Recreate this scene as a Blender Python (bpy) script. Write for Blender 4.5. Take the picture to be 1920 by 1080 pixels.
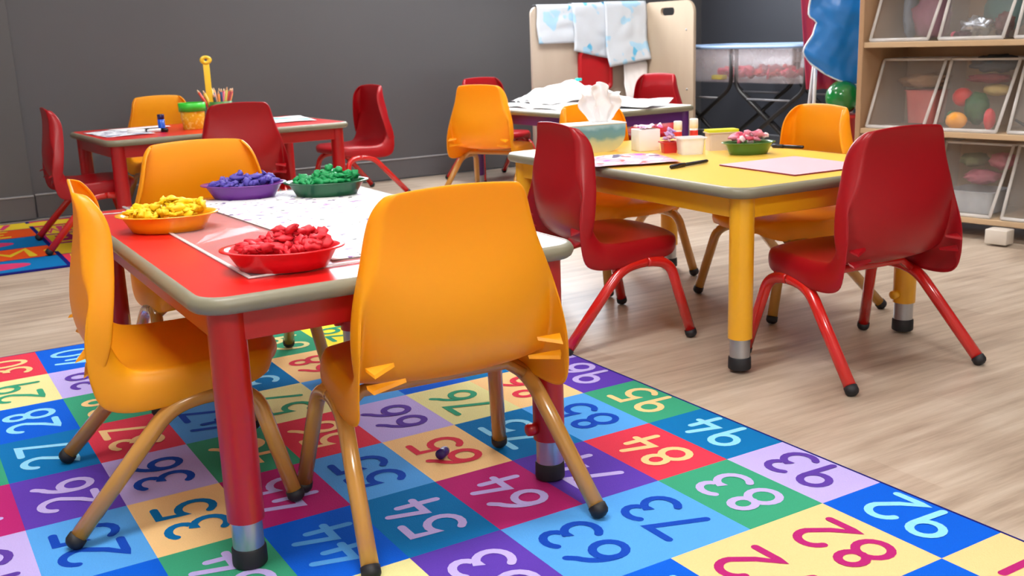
import bpy, bmesh, math, random
from mathutils import Vector, Matrix, noise
for o in list(bpy.data.objects): bpy.data.objects.remove(o)
SC = bpy.context.scene
COL = SC.collection
PI = math.pi

# ------------------------------------------------------------------ camera
YAW, PITCH, ROLL, FPX = .540, .237, .036, 1954.9
fw = Vector((math.cos(PITCH)*math.sin(YAW), math.cos(PITCH)*math.cos(YAW), -math.sin(PITCH)))
rt = Vector((math.cos(YAW), -math.sin(YAW), 0)); dn = fw.cross(rt)
r2 = math.cos(ROLL)*rt + math.sin(ROLL)*dn; d2 = -math.sin(ROLL)*rt + math.cos(ROLL)*dn
cd = bpy.data.cameras.new('camera'); cam = bpy.data.objects.new('camera', cd); COL.objects.link(cam)
M = Matrix((r2, -d2, -fw)).transposed().to_4x4(); M.translation = Vector((.24324, -.49235, .89870)); cam.matrix_world = M
cd.sensor_width = 36; cd.lens = FPX/1920*36; cd.clip_start = .02
cd.dof.use_dof = True; cd.dof.focus_distance = 2.1; cd.dof.aperture_fstop = 9
SC.camera = cam
# ------------------------------------------------------------------ world, colour management
w = bpy.data.worlds.new('world'); SC.world = w; w.use_nodes = True
w.node_tree.nodes['Background'].inputs[0].default_value = (.75, .85, 1, 1)
w.node_tree.nodes['Background'].inputs[1].default_value = .6
vs = SC.view_settings; vs.view_transform = 'Standard'; vs.look = 'None'; vs.exposure = 1.05; vs.gamma = 1; vs.use_curve_mapping = False
SC.cycles.transparent_max_bounces = 32   # many layers of clear bin plastic in line
WINDOW_E, PANEL_E = 9.0, 8.0

# ------------------------------------------------------------------ materials
def srgb(r, g, b):
    f = lambda c: (c/255/12.92 if c/255 <= .04045 else ((c/255+.055)/1.055)**2.4)
    return (f(r), f(g), f(b), 1)
MATS = {}
def mat(name, col, rough=.45, metal=0., bump=0., bscale=60., var=0., vscale=8., coat=0., trans=0., spec=.5, sss=0.):
    if name in MATS: return MATS[name]
    m = bpy.data.materials.new(name); m.use_nodes = True; nt = m.node_tree; b = nt.nodes['Principled BSDF']
    b.inputs['Base Color'].default_value = col; b.inputs['Roughness'].default_value = rough; b.inputs['Metallic'].default_value = metal
    b.inputs['Coat Weight'].default_value = coat; b.inputs['Coat Roughness'].default_value = .12
    b.inputs['Transmission Weight'].default_value = trans; b.inputs['Specular IOR Level'].default_value = spec
    tc = nt.nodes.new('ShaderNodeTexCoord')
    if sss: b.inputs['Subsurface Weight'].default_value = sss; b.inputs['Subsurface Radius'].default_value = (.02, .01, .004)
    if var:
        n = nt.nodes.new('ShaderNodeTexNoise'); n.inputs['Scale'].default_value = vscale; n.inputs['Detail'].default_value = 5
        nt.links.new(tc.outputs['Object'], n.inputs['Vector'])
        mx = nt.nodes.new('ShaderNodeMix'); mx.data_type = 'RGBA'
        mx.inputs[6].default_value = tuple(c*(1-var) for c in col[:3])+(1,); mx.inputs[7].default_value = tuple(min(1, c*(1+var)) for c in col[:3])+(1,)
        nt.links.new(n.outputs['Fac'], mx.inputs[0]); nt.links.new(mx.outputs[2], b.inputs['Base Color'])
    if bump:
        n2 = nt.nodes.new('ShaderNodeTexNoise'); n2.inputs['Scale'].default_value = bscale; n2.inputs['Detail'].default_value = 3
        nt.links.new(tc.outputs['Object'], n2.inputs['Vector'])
        bp = nt.nodes.new('ShaderNodeBump'); bp.inputs['Strength'].default_value = bump; bp.inputs['Distance'].default_value = .002
        nt.links.new(n2.outputs['Fac'], bp.inputs['Height']); nt.links.new(bp.outputs['Normal'], b.inputs['Normal'])
    MATS[name] = m; return m
def emat(name, col, s):
    m = bpy.data.materials.new(name); m.use_nodes = True; nt = m.node_tree; nt.nodes.remove(nt.nodes['Principled BSDF'])
    e = nt.nodes.new('ShaderNodeEmission'); e.inputs[0].default_value = col; e.inputs[1].default_value = s
    nt.links.new(e.outputs[0], nt.nodes['Material Output'].inputs[0]); return m
def plastic_clear(name, tint=(.85, .87, .9, 1), haze=.22, rough=.12):
    # thin see-through plastic: mostly transparent, some milky scatter and a gloss
    m = bpy.data.materials.new(name); m.use_nodes = True; nt = m.node_tree; b = nt.nodes['Principled BSDF']
    b.inputs['Base Color'].default_value = tint; b.inputs['Roughness'].default_value = rough
    t = nt.nodes.new('ShaderNodeBsdfTransparent'); t.inputs[0].default_value = (.96, .97, .98, 1)
    n = nt.nodes.new('ShaderNodeTexNoise'); n.inputs['Scale'].default_value = 14
    tc = nt.nodes.new('ShaderNodeTexCoord'); nt.links.new(tc.outputs['Object'], n.inputs['Vector'])
    mr = nt.nodes.new('ShaderNodeMapRange'); mr.inputs[3].default_value = haze*.7; mr.inputs[4].default_value = haze*1.3
    nt.links.new(n.outputs['Fac'], mr.inputs[0])
    mx = nt.nodes.new('ShaderNodeMixShader'); nt.links.new(mr.outputs[0], mx.inputs[0]); nt.links.new(t.outputs[0], mx.inputs[1]); nt.links.new(b.outputs[0], mx.inputs[2])
    nt.links.new(mx.outputs[0], nt.nodes['Material Output'].inputs[0]); return m
def translucent(name, col, rough=.4, amount=.35):
    # moulded polypropylene: lets a little light through
    m = bpy.data.materials.new(name); m.use_nodes = True; nt = m.node_tree; b = nt.nodes['Principled BSDF']
    b.inputs['Base Color'].default_value = col; b.inputs['Roughness'].default_value = rough
    t = nt.nodes.new('ShaderNodeBsdfTranslucent'); t.inputs[0].default_value = col
    mx = nt.nodes.new('ShaderNodeMixShader'); mx.inputs[0].default_value = amount
    tc = nt.nodes.new('ShaderNodeTexCoord'); n2 = nt.nodes.new('ShaderNodeTexNoise'); n2.inputs['Scale'].default_value = 350
    nt.links.new(tc.outputs['Object'], n2.inputs['Vector']); bp = nt.nodes.new('ShaderNodeBump'); bp.inputs['Strength'].default_value = .12; bp.inputs['Distance'].default_value = .001
    nt.links.new(n2.outputs['Fac'], bp.inputs['Height']); nt.links.new(bp.outputs['Normal'], b.inputs['Normal'])
    nt.links.new(b.outputs[0], mx.inputs[1]); nt.links.new(t.outputs[0], mx.inputs[2]); nt.links.new(mx.outputs[0], nt.nodes['Material Output'].inputs[0]); return m
def floor_mat():
    m = bpy.data.materials.new('vinyl_planks'); m.use_nodes = True; nt = m.node_tree; b = nt.nodes['Principled BSDF']; L = nt.links
    tc = nt.nodes.new('ShaderNodeTexCoord')
    br = nt.nodes.new('ShaderNodeTexBrick'); br.offset = .37; br.inputs['Scale'].default_value = 1
    br.inputs['Brick Width'].default_value = 1.2; br.inputs['Row Height'].default_value = .18; br.inputs['Mortar Size'].default_value = .0012
    br.inputs['Color1'].default_value = (0, 0, 0, 1); br.inputs['Color2'].default_value = (1, 1, 1, 1); br.inputs['Mortar'].default_value = (.2, .2, .2, 1)
    L.new(tc.outputs['Object'], br.inputs['Vector'])
    mp = nt.nodes.new('ShaderNodeMapping'); mp.inputs['Scale'].default_value = (1.1, 13, 1); L.new(tc.outputs['Object'], mp.inputs[0])
    n = nt.nodes.new('ShaderNodeTexNoise'); n.inputs['Scale'].default_value = 2.2; n.inputs['Detail'].default_value = 8; n.inputs['Roughness'].default_value = .62; L.new(mp.outputs[0], n.inputs[0])
    ng = nt.nodes.new('ShaderNodeTexNoise'); ng.inputs['Scale'].default_value = 3.5; ng.inputs['Detail'].default_value = 4; L.new(tc.outputs['Object'], ng.inputs[0])
    r = nt.nodes.new('ShaderNodeValToRGB'); e = r.color_ramp.elements
    e[0].position = .2; e[0].color = srgb(140, 120, 104); e[1].position = .8; e[1].color = srgb(208, 194, 178)
    x = e.new(.5); x.color = srgb(182, 164, 146)
    a1 = nt.nodes.new('ShaderNodeMath'); a1.operation = 'MULTIPLY_ADD'; a1.inputs[1].default_value = .16
    s1 = nt.nodes.new('ShaderNodeSeparateColor'); L.new(br.outputs['Color'], s1.inputs[0]); L.new(s1.outputs[0], a1.inputs[0])
    a2 = nt.nodes.new('ShaderNodeMath'); a2.operation = 'MULTIPLY_ADD'; a2.inputs[1].default_value = .3; L.new(ng.outputs['Fac'], a2.inputs[0])
    a3 = nt.nodes.new('ShaderNodeMath'); a3.operation = 'SUBTRACT'; a3.inputs[1].default_value = .23; L.new(n.outputs['Fac'], a3.inputs[0])
    L.new(a3.outputs[0], a2.inputs[2]); L.new(a2.outputs[0], a1.inputs[2]); L.new(a1.outputs[0], r.inputs[0]); L.new(r.outputs[0], b.inputs['Base Color'])
    b.inputs['Roughness'].default_value = .33
    bp = nt.nodes.new('ShaderNodeBump'); bp.inputs['Strength'].default_value = .15; bp.inputs['Distance'].default_value = .002
    L.new(n.outputs['Fac'], bp.inputs['Height']); L.new(bp.outputs['Normal'], b.inputs['Normal']); return m
def wood(name, c1, c2, sc=(14, 14, 1.5), rough=.45):
    if name in MATS: return MATS[name]
    m = bpy.data.materials.new(name); m.use_nodes = True; nt = m.node_tree; b = nt.nodes['Principled BSDF']
    tc = nt.nodes.new('ShaderNodeTexCoord'); mp = nt.nodes.new('ShaderNodeMapping'); mp.inputs['Scale'].default_value = sc; nt.links.new(tc.outputs['Object'], mp.inputs[0])
    n = nt.nodes.new('ShaderNodeTexNoise'); n.inputs['Scale'].default_value = 2; n.inputs['Detail'].default_value = 6; nt.links.new(mp.outputs[0], n.inputs[0])
    mx = nt.nodes.new('ShaderNodeMix'); mx.data_type = 'RGBA'; mx.inputs[6].default_value = c1; mx.inputs[7].default_value = c2
    nt.links.new(n.outputs['Fac'], mx.inputs[0]); nt.links.new(mx.outputs[2], b.inputs['Base Color']); b.inputs['Roughness'].default_value = rough
    MATS[name] = m; return m
def blotch(name, base, spots, rough=.6, sc=9.):
    """paper / print with separate blots of colour: spots = [(colour, threshold, seed)]"""
    m = bpy.data.materials.new(name); m.use_nodes = True; nt = m.node_tree; b = nt.nodes['Principled BSDF']; b.inputs['Roughness'].default_value = rough
    tc = nt.nodes.new('ShaderNodeTexCoord'); prev = None
    for col, th, seed in spots:
        mp = nt.nodes.new('ShaderNodeMapping'); mp.inputs['Location'].default_value = (seed*3.1, seed*1.7, seed); nt.links.new(tc.outputs['Object'], mp.inputs[0])
        n = nt.nodes.new('ShaderNodeTexNoise'); n.inputs['Scale'].default_value = sc; n.inputs['Detail'].default_value = 2; nt.links.new(mp.outputs[0], n.inputs[0])
        g = nt.nodes.new('ShaderNodeMapRange'); g.inputs[1].default_value = th; g.inputs[2].default_value = th+.025; nt.links.new(n.outputs['Fac'], g.inputs[0])
        mx = nt.nodes.new('ShaderNodeMix'); mx.data_type = 'RGBA'; mx.inputs[7].default_value = col; nt.links.new(g.outputs[0], mx.inputs[0])
        if prev is None: mx.inputs[6].default_value = base
        else: nt.links.new(prev, mx.inputs[6])
        prev = mx.outputs[2]
    nt.links.new(prev, b.inputs['Base Color']); return m

YEL = translucent('yellow_plastic', srgb(255, 178, 22), .36, .30)
RED = translucent('crimson_plastic', srgb(172, 13, 26), .33, .22)
TAN = mat('ochre_enamel', srgb(196, 140, 62), .22, coat=.6)
YTUBE = mat('yellow_enamel_tube', srgb(228, 178, 60), .22, coat=.6)
REDT = mat('red_enamel', srgb(205, 28, 24), .2, coat=.6)
REDLEG = mat('red_table_leg', srgb(172, 10, 18), .35, coat=.2)
YELLEG = mat('yellow_table_leg', srgb(232, 168, 22), .35, coat=.2)
PURLEG = mat('purple_table_leg', srgb(84, 30, 110), .35, coat=.2)
REDTOP = mat('red_laminate', srgb(206, 26, 24), .3, bump=.05, bscale=300, spec=.45)
YELTOP = mat('yellow_laminate', srgb(250, 205, 88), .3, bump=.05, bscale=300, spec=.4)
WHTOP = mat('white_laminate', srgb(248, 247, 246), .6, bump=.05, bscale=300, spec=.2)
BAND = mat('taupe_edge_band', srgb(128, 124, 104), .4)
STEEL = mat('brushed_steel', srgb(178, 180, 186), .32, metal=.85, bump=.05, bscale=200)
RUBBER = mat('black_rubber', srgb(22, 22, 28), .6)
WHITE = mat('white_paper', srgb(242, 242, 244), .6, bump=.1, bscale=12)
DARK = mat('black_metal', srgb(20, 20, 22), .4)

# ------------------------------------------------------------------ geometry helpers
def obj(name, bm, m, parent=None, smooth=True, loc=None):
    me = bpy.data.meshes.new(name); bm.normal_update(); bm.to_mesh(me); bm.free()
    if smooth:
        for p in me.polygons: p.use_smooth = True
    for x in (m if isinstance(m, (list, tuple)) else [m]): me.materials.append(x)
    o = bpy.data.objects.new(name, me); COL.objects.link(o)
    if parent: o.parent = parent
    if loc is not None: o.location = loc
    return o
def tag(o, label=None, cat=None, group=None, kind=None):
    if label: o['label'] = label
    if cat: o['category'] = cat
    if group: o['group'] = group
    if kind: o['kind'] = kind
    return o
def thing(name, label, cat, loc=(0, 0, 0), rz=0, group=None):
    o = bpy.data.objects.new(name, None); COL.objects.link(o); o.location = loc; o.rotation_euler = (0, 0, rz); o.empty_display_size = .1
    return tag(o, label, cat, group)
def struct(name, bm, m, smooth=False):
    return tag(obj(name, bm, m, smooth=smooth), kind='structure')
def copy_tree(o, parent=None):
    c = o.copy(); COL.objects.link(c); c.parent = parent
    for ch in list(o.children): copy_tree(ch, c)
    return c
def sharp(o, ang=40):
    me = o.data
    bm = bmesh.new(); bm.from_mesh(me); a = math.radians(ang)
    for e in bm.edges:
        if len(e.link_faces) == 2 and e.calc_face_angle(0) > a: e.smooth = False
    bm.to_mesh(me); bm.free(); return o
def box(bm, c, s, rot=None, bev=0, seg=2):
    r = bmesh.ops.create_cube(bm, size=1); vs_ = r['verts']
    bmesh.ops.scale(bm, vec=s, verts=vs_)
    if bev:
        es = list({e for v in vs_ for e in v.link_edges})
        rr = bmesh.ops.bevel(bm, geom=es, offset=bev, segments=seg, affect='EDGES', profile=.5)
        vs_ = list({v for f in rr['faces'] for v in f.verts} | {v for v in vs_ if v.is_valid})
    if rot is not None: bmesh.ops.rotate(bm, cent=(0, 0, 0), matrix=rot, verts=vs_)
    bmesh.ops.translate(bm, vec=c, verts=vs_); return vs_
def bx(c, s, rot=None, bev=0, seg=2):
    bm = bmesh.new(); box(bm, c, s, rot, bev, seg); return bm
def lathe(bm, prof, n=24, c=(0, 0, 0), sx=1, sy=1, capb=True, capt=True):
    rings = []
    for r, z in prof:
        rings.append([bm.verts.new((c[0]+sx*r*math.cos(2*PI*i/n), c[1]+sy*r*math.sin(2*PI*i/n), c[2]+z)) for i in range(n)])
    for a, b in zip(rings, rings[1:]):
        for i in range(n): bm.faces.new((a[i], a[(i+1) % n], b[(i+1) % n], b[i]))
    if capb: bm.faces.new(rings[0][::-1])
    if capt: bm.faces.new(rings[-1])
def fillet(pts, rad, n=7):
    P = [Vector(p) for p in pts]; out = [P[0]]
    for i in range(1, len(P)-1):
        a, b, c = P[i-1], P[i], P[i+1]; r = rad if not isinstance(rad, (list, tuple)) else rad[i-1]
        u = (a-b); v = (c-b); r = min(r, u.length*.48, v.length*.48); s = b+u.normalized()*r; e = b+v.normalized()*r
        for k in range(n+1):
            t = k/n; out.append(s*(1-t)**2+b*2*t*(1-t)+e*t*t)
    out.append(P[-1]); return out
def tube(bm, pts, r, n=14, cap=True):
    P = [Vector(p) for p in pts]; rings = []; up = None
    for i, p in enumerate(P):
        t = (P[min(i+1, len(P)-1)]-P[max(i-1, 0)]).normalized()
        if up is None: up = t.orthogonal().normalized()
        up = (up-t*up.dot(t)).normalized(); s = t.cross(up)
        rr = r[i] if isinstance(r, (list, tuple)) else r
        rings.append([bm.verts.new(p+(up*math.cos(2*PI*k/n)+s*math.sin(2*PI*k/n))*rr) for k in range(n)])
    for a, b in zip(rings, rings[1:]):
        for k in range(n): bm.faces.new((a[k], a[(k+1) % n], b[(k+1) % n], b[k]))
    if cap: bm.faces.new(rings[0][::-1]); bm.faces.new(rings[-1])
def tb(pts, r, n=14):
    bm = bmesh.new(); tube(bm, pts, r, n); return bm
def rrect(w, d, r, n=6):
    o = []
    for sx, sy, a0 in ((1, 1, 0), (-1, 1, PI/2), (-1, -1, PI), (1, -1, 3*PI/2)):
        for k in range(n+1):
            a = a0+k*PI/2/n; o.append((sx*(w/2-r)+r*math.cos(a), sy*(d/2-r)+r*math.sin(a)))
    return o
def prism(bm, poly, z0, z1):
    a = [bm.verts.new((x, y, z0)) for x, y in poly]; b = [bm.verts.new((x, y, z1)) for x, y in poly]; n = len(poly)
    for i in range(n): bm.faces.new((a[i], a[(i+1) % n], b[(i+1) % n], b[i]))
    bm.faces.new(a[::-1]); bm.faces.new(b)
def sheet(name, w, d, m, loc, rz=0, parent=None, amp=.0, seed=0, thick=.0006, nx=14, ny=14, tilt=None, freq=6, edge=None):
    """a sheet of paper or cloth: gently wavy grid with real thickness"""
    bm = bmesh.new(); g = []
    for j in range(ny+1):
        row = []
        for i in range(nx+1):
            x, y = (i/nx-.5)*w, (j/ny-.5)*d
            z = abs(noise.noise(Vector((x*freq+seed, y*freq, seed*1.3))))*amp*2
            if edge: x, y, z = edge(x, y, z)
            row.append(bm.verts.new((x, y, z)))
        g.append(row)
    for j in range(ny):
        for i in range(nx): bm.faces.new((g[j][i], g[j][i+1], g[j+1][i+1], g[j+1][i]))
    o = obj(name, bm, m, parent); o.location = loc; o.rotation_euler = tilt if tilt else (0, 0, rz)
    s = o.modifiers.new('thickness', 'SOLIDIFY'); s.thickness = thick; s.offset = 1
    return o

# ------------------------------------------------------------------ room
bm = bmesh.new(); box(bm, (1.8, 1.6, -.0572), (8.4, 8.8, .1)); struct('floor', bm, floor_mat())
WALL = mat('grey_wall_paint', srgb(82, 82, 86), .5, bump=.12, bscale=180, var=.03, vscale=3)
WALLR = mat('slate_wall_paint', srgb(62, 64, 72), .5, bump=.12, bscale=180, var=.03, vscale=3)
PALE = mat('pale_wall_paint', srgb(205, 203, 198), .7)
WZ0, WZ1, WX0, WX1 = 1.34, 2.35, 2.5, 4.9
bm = bmesh.new()   # back wall with a window opening above the photo's top edge
box(bm, (1.8, 5.91, WZ0/2), (8.2, .1, WZ0)); box(bm, (1.8, 5.91, (WZ1+2.7)/2), (8.2, .1, 2.7-WZ1))
box(bm, ((-2.3+WX0)/2, 5.91, (WZ0+WZ1)/2), (WX0+2.3, .1, WZ1-WZ0)); box(bm, ((5.9+WX1)/2, 5.91, (WZ0+WZ1)/2), (5.9-WX1, .1, WZ1-WZ0))
struct('wall_back', bm, WALL)
bm = bmesh.new(); box(bm, (-.6, 5.845, 1.35), (3.1, .03, 2.7), bev=.004); struct('trim_1', bm, mat('grey_column_paint', srgb(84, 84, 86), .5, bump=.12, bscale=180))
bm = bmesh.new(); box(bm, (5.9, 1.65, 1.35), (.1, 8.5, 2.7)); struct('wall_right', bm, WALLR)
bm = bmesh.new(); box(bm, (-2.25, 1.6, 1.35), (.1, 8.6, 2.7)); struct('wall_left', bm, PALE)
bm = bmesh.new(); box(bm, (1.8, -2.6, 1.35), (8.2, .1, 2.7)); struct('wall_front', bm, PALE)
bm = bmesh.new(); box(bm, (1.8, 1.6, 2.75), (8.4, 8.8, .1)); struct('ceiling', bm, mat('ceiling_tile', srgb(225, 225, 222), .8, bump=.3, bscale=90))
BB = mat('grey_baseboard_paint', srgb(92, 92, 96), .3)
def baseboard(name, x0, y0, x1, y1, h=.125, t=.014):
    bm = bmesh.new(); d = Vector((x1-x0, y1-y0, 0)); c = Vector(((x0+x1)/2, (y0+y1)/2, 0)); a = math.atan2(d.y, d.x)
    R_ = Matrix.Rotation(a, 3, 'Z'); box(bm, (c.x, c.y, h/2), (d.length, t, h), R_, bev=.003); struct(name, bm, BB)
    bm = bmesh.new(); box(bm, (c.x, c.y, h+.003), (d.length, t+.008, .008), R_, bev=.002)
    struct('trim_%d' % (len([o for o in bpy.data.objects if o.name.startswith('trim')])+1), bm, mat('pale_trim_paint', srgb(150, 150, 154), .3))  # added pale strip: the highlight on the baseboard's top bevel, put into its colour
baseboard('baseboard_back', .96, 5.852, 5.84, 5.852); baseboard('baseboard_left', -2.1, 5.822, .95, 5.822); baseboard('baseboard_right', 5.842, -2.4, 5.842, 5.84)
# window: frame, mullions and a bright overcast pane
bm = bmesh.new()
for x in (WX0+.03, (WX0+WX1)/2-.5, (WX0+WX1)/2+.5, WX1-.03): box(bm, (x, 5.9, (WZ0+WZ1)/2), (.05, .07, WZ1-WZ0), bev=.004)
for z in (WZ0+.025, WZ1-.025): box(bm, ((WX0+WX1)/2, 5.9, z), (WX1-WX0, .07, .05), bev=.004)
wf = struct('window_1', bm, mat('white_window_frame', srgb(225, 225, 225), .4))
bm = bmesh.new(); box(bm, ((WX0+WX1)/2, 5.92, (WZ0+WZ1)/2), (WX1-WX0-.02, .006, WZ1-WZ0-.02)); obj('window_pane', bm, emat('daylit_window_pane', (.86, .93, 1, 1), WINDOW_E), wf, smooth=False)
# ceiling light panels
LP = [(3.6, 4.3, 2.2), (.9, 4.0, .8), (3.4, 1.6, .7), (.6, 1.2, 1.6), (.6, -1.3, 2.0), (3.4, -1.3, .3)]
for i, (x, y, s) in enumerate(LP):
    t = thing('ceiling_light', 'flat recessed ceiling light panel '+['above the white table by the window', 'above the rear left part of the room', 'above the yellow table', 'above the front red table', 'near the front wall on the left', 'near the front wall on the right'][i], 'ceiling light', (x, y, 2.7))
    bm = bmesh.new()
    for a, b, c, d in ((-.62, 0, .04, .64), (.62, 0, .04, .64), (0, -.31, 1.28, .04), (0, .31, 1.28, .04)): box(bm, (a, b, -.012), (c, d, .024), bev=.003)
    obj('frame', bm, mat('white_window_frame', srgb(225, 225, 225), .4), t, smooth=False)
    obj('diffuser', bx((0, 0, -.008), (1.2, .58, .01)), emat('lit_diffuser', (1, .97, .93, 1), PANEL_E*s), t, smooth=False)

# ------------------------------------------------------------------ number rug
US, VS = .189, .189*1.412
RC = {'red': srgb(214, 58, 80), 'cream': srgb(226, 222, 158), 'blue': srgb(10, 92, 212), 'teal': srgb(12, 112, 176), 'purple': srgb(92, 60, 172), 'lblue': srgb(84, 160, 232),
      'lav': srgb(186, 172, 232), 'green': srgb(58, 156, 120), 'mag': srgb(176, 38, 112), 'peach': srgb(240, 200, 142), 'yellow': srgb(244, 232, 70), 'navy': srgb(24, 24, 110), 'sky': srgb(140, 212, 246), 'violet': srgb(92, 62, 160), 'dblue': srgb(20, 70, 180)}
RM = {k: mat('rug_'+k, c, .95, bump=.8, bscale=420, var=.07, vscale=300, spec=.1) for k, c in RC.items()}
RN = list(RC)
CELL = {96: ('purple', 'lav'), 95: ('green', 'peach'), 94: ('teal', 'sky'), 93: ('lav', 'violet'), 92: ('blue', 'sky'), 91: ('peach', 'mag'),
        86: ('peach', 'red'), 85: ('lblue', 'dblue'), 84: ('red', 'peach'), 83: ('green', 'lav'), 82: ('peach', 'mag'), 81: ('blue', 'sky'),
        76: ('cream', 'green'), 75: ('teal', 'sky'), 74: ('purple', 'lav'), 73: ('lblue', 'dblue'), 72: ('peach', 'mag'), 71: ('purple', 'lav'),
        66: ('lav', 'violet'), 65: ('peach', 'red'), 64: ('mag', 'lav'), 63: ('lblue', 'dblue'), 62: ('blue', 'sky'), 61: ('green', 'lav'),
        58: ('teal', 'sky'), 57: ('cream', 'green'), 56: ('red', 'peach'), 55: ('lblue', 'dblue'), 54: ('teal', 'lav'), 53: ('purple', 'lav'), 59: ('peach', 'red'),
        60: ('lav', 'violet'), 69: ('green', 'cream'), 70: ('yellow', 'green'), 79: ('yellow', 'green'), 80: ('yellow', 'red'), 90: ('yellow', 'green'), 68: ('peach', 'red'),
        44: ('blue', 'lblue'), 45: ('mag', 'lav'), 46: ('green', 'peach'), 47: ('lblue', 'dblue'), 48: ('red', 'peach'), 49: ('blue', 'sky'),
        40: ('blue', 'sky'), 39: ('lav', 'violet'), 38: ('green', 'peach'), 37: ('red', 'peach'), 36: ('lav', 'dblue'), 35: ('peach', 'teal'), 34: ('green', 'lav'),
        30: ('red', 'peach'), 29: ('cream', 'green'), 28: ('blue', 'sky'), 27: ('teal', 'sky'), 26: ('purple', 'lav'), 25: ('lblue', 'dblue'), 24: ('blue', 'sky'),
        17: ('green', 'lav'), 16: ('mag', 'lav'), 15: ('lav', 'violet')}
def arc(cx, cy, rx, ry, a0, a1, n=12): return [(cx+rx*math.cos(math.radians(a0+(a1-a0)*k/n)), cy+ry*math.sin(math.radians(a0+(a1-a0)*k/n))) for k in range(n+1)]
DIG = {'0': [arc(.3, .5, .28, .48, 90, 450, 20)], '1': [[(.3, 1), (.3, 0)]],
       '2': [arc(.3, .72, .26, .26, 165, -20, 12)+[(.32, .3), (.04, .04), (.12, .03), (.6, .03)]],
       '3': [arc(.26, .76, .26, .22, 140, -80, 10)+arc(.26, .28, .3, .28, 80, -140, 12)],
       '4': [[(.22, 1), (.06, .38), (.6, .38)], [(.46, .72), (.42, 0)]],
       '5': [[(.56, .98), (.14, .98), (.1, .56)]+arc(.26, .32, .3, .3, 110, -140, 12)],
       '6': [[(.46, .98)]+arc(.6, .3, .56, .62, 115, 175, 6)+arc(.3, .28, .26, .27, 180, 540, 18)],
       '7': [[(.02, .97), (.56, .97), (.22, 0)]],
       '8': [arc(.3, .76, .2, .22, 270, 630, 16), arc(.3, .28, .27, .27, 90, 450, 18)],
       '9': [arc(.28, .72, .25, .26, 0, 360, 18)+[(.53, .72), (.5, .0)]]}
def ribbon(bm, pts, wd, z, mi):
    P = [Vector((x, y)) for x, y in pts]; n = len(P); Lr, Rr = [], []
    closed = (P[0]-P[-1]).length < 1e-6
    for i, p in enumerate(P):
        a = P[i-1] if i else (P[-2] if closed else p); b = P[i+1] if i < n-1 else (P[1] if closed else p)
        t1 = (p-a).normalized() if (p-a).length > 1e-9 else (b-p).normalized(); t2 = (b-p).normalized() if (b-p).length > 1e-9 else t1
        t = (t1+t2); t = t.normalized() if t.length > .2 else t1; nn = Vector((-t.y, t.x)); k = 1/max(.55, nn.dot(Vector((-t1.y, t1.x))))
        Lr.append(bm.verts.new((*(p+nn*wd/2*k), z+i*2.5e-5))); Rr.append(bm.verts.new((*(p-nn*wd/2*k), z+i*2.5e-5)))
    for i in range(n-1):
        f = bm.faces.new((Rr[i], Rr[i+1], Lr[i+1], Lr[i])); f.material_index = mi
    if not closed:
        for c, a, b, q in ((P[0], Lr[0], Rr[0], P[0]-P[1]), (P[-1], Rr[-1], Lr[-1], P[-1]-P[-2])):
            a0 = math.atan2(a.co.y-c.y, a.co.x-c.x); vv = [a]
            for k in range(1, 6): an = a0+PI*k/6; vv.append(bm.verts.new((c.x+wd/2*math.cos(an), c.y+wd/2*math.sin(an), a.co.z)))
            vv.append(b); f = bm.faces.new(vv); f.material_index = mi
def quad(bm, x0, y0, x1, y1, z, mi):
    f = bm.faces.new([bm.verts.new(p) for p in ((x0, y0, z), (x1, y0, z), (x1, y1, z), (x0, y1, z))]); f.material_index = mi
bm = bmesh.new(); RX1 = 9.87*US
box(bm, ((RX1)/2, 6*VS, .003), (RX1+.016, 10*VS+.016, .006), bev=.002)
for f in bm.faces: f.material_index = RN.index('navy')
cyc = [('lblue', 'dblue'), ('red', 'peach'), ('green', 'peach'), ('lav', 'violet'), ('blue', 'sky'), ('peach', 'red'), ('purple', 'lav'), ('cream', 'green'), ('teal', 'sky')]
zc = 0
for t in range(10):
    for b in range(1, 11):
        num = t*10+b; c, tx = CELL.get(num, cyc[(t*4+b*3) % 9])
        x0, x1 = t*US, min((t+1)*US, RX1)
        quad(bm, x0, b*VS, x1, (b+1)*VS, .0063, RN.index(c))
        s = str(num); H = .60*US; Wd = H*.62; gap = Wd*1.28; tot = gap*(len(s)-1)+Wd
        for k, ch in enumerate(s):
            for st in DIG[ch]:
                zc += 1
                pts = [(x0+US*.5-(q-.5)*H, (b+.5)*VS-tot/2+k*gap+p*H) for p, q in st]
                ribbon(bm, pts, .0165, .0067+(zc % 3)*.0002, RN.index(tx))
rug = obj('number_rug', bm, [RM[k] for k in RN], smooth=False, loc=(0, 0, -.0072))
tag(rug, 'large colourful patchwork rug printed with the numbers up to 100 under the front red table', 'rug')
# alphabet rug at the far left
bm = bmesh.new(); box(bm, (.06, 5.02, .003), (2.14, 1.46, .006), bev=.002)
for f in bm.faces: f.material_index = RN.index('navy')
AR = [4.31, 4.6, 4.9, 5.22, 5.5, 5.73]; cw = [(-.98, -.36), (-.34, .26), (.28, .875), (.895, 1.12)]
LET = {'N': [[(0, 0), (0, 1), (.6, 0), (.6, 1)]], 'M': [[(0, 0), (.05, 1), (.35, .3), (.65, 1), (.7, 0)]], 'O': DIG['0'], 'E': [[(.55, 1), (0, 1), (0, 0), (.55, 0)], [(0, .5), (.45, .5)]], 'W': [[(0, 1), (.15, 0), (.35, .7), (.55, 0), (.7, 1)]]}
acol = [['blue', 'teal', 'teal', 'red'], ['red', 'blue', 'peachred', 'yellow'], ['blue', 'red', 'teal', 'mag'], ['teal', 'yellow', 'peachred', 'yellow'], ['red', 'blue', 'yellow', 'red']]
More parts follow.
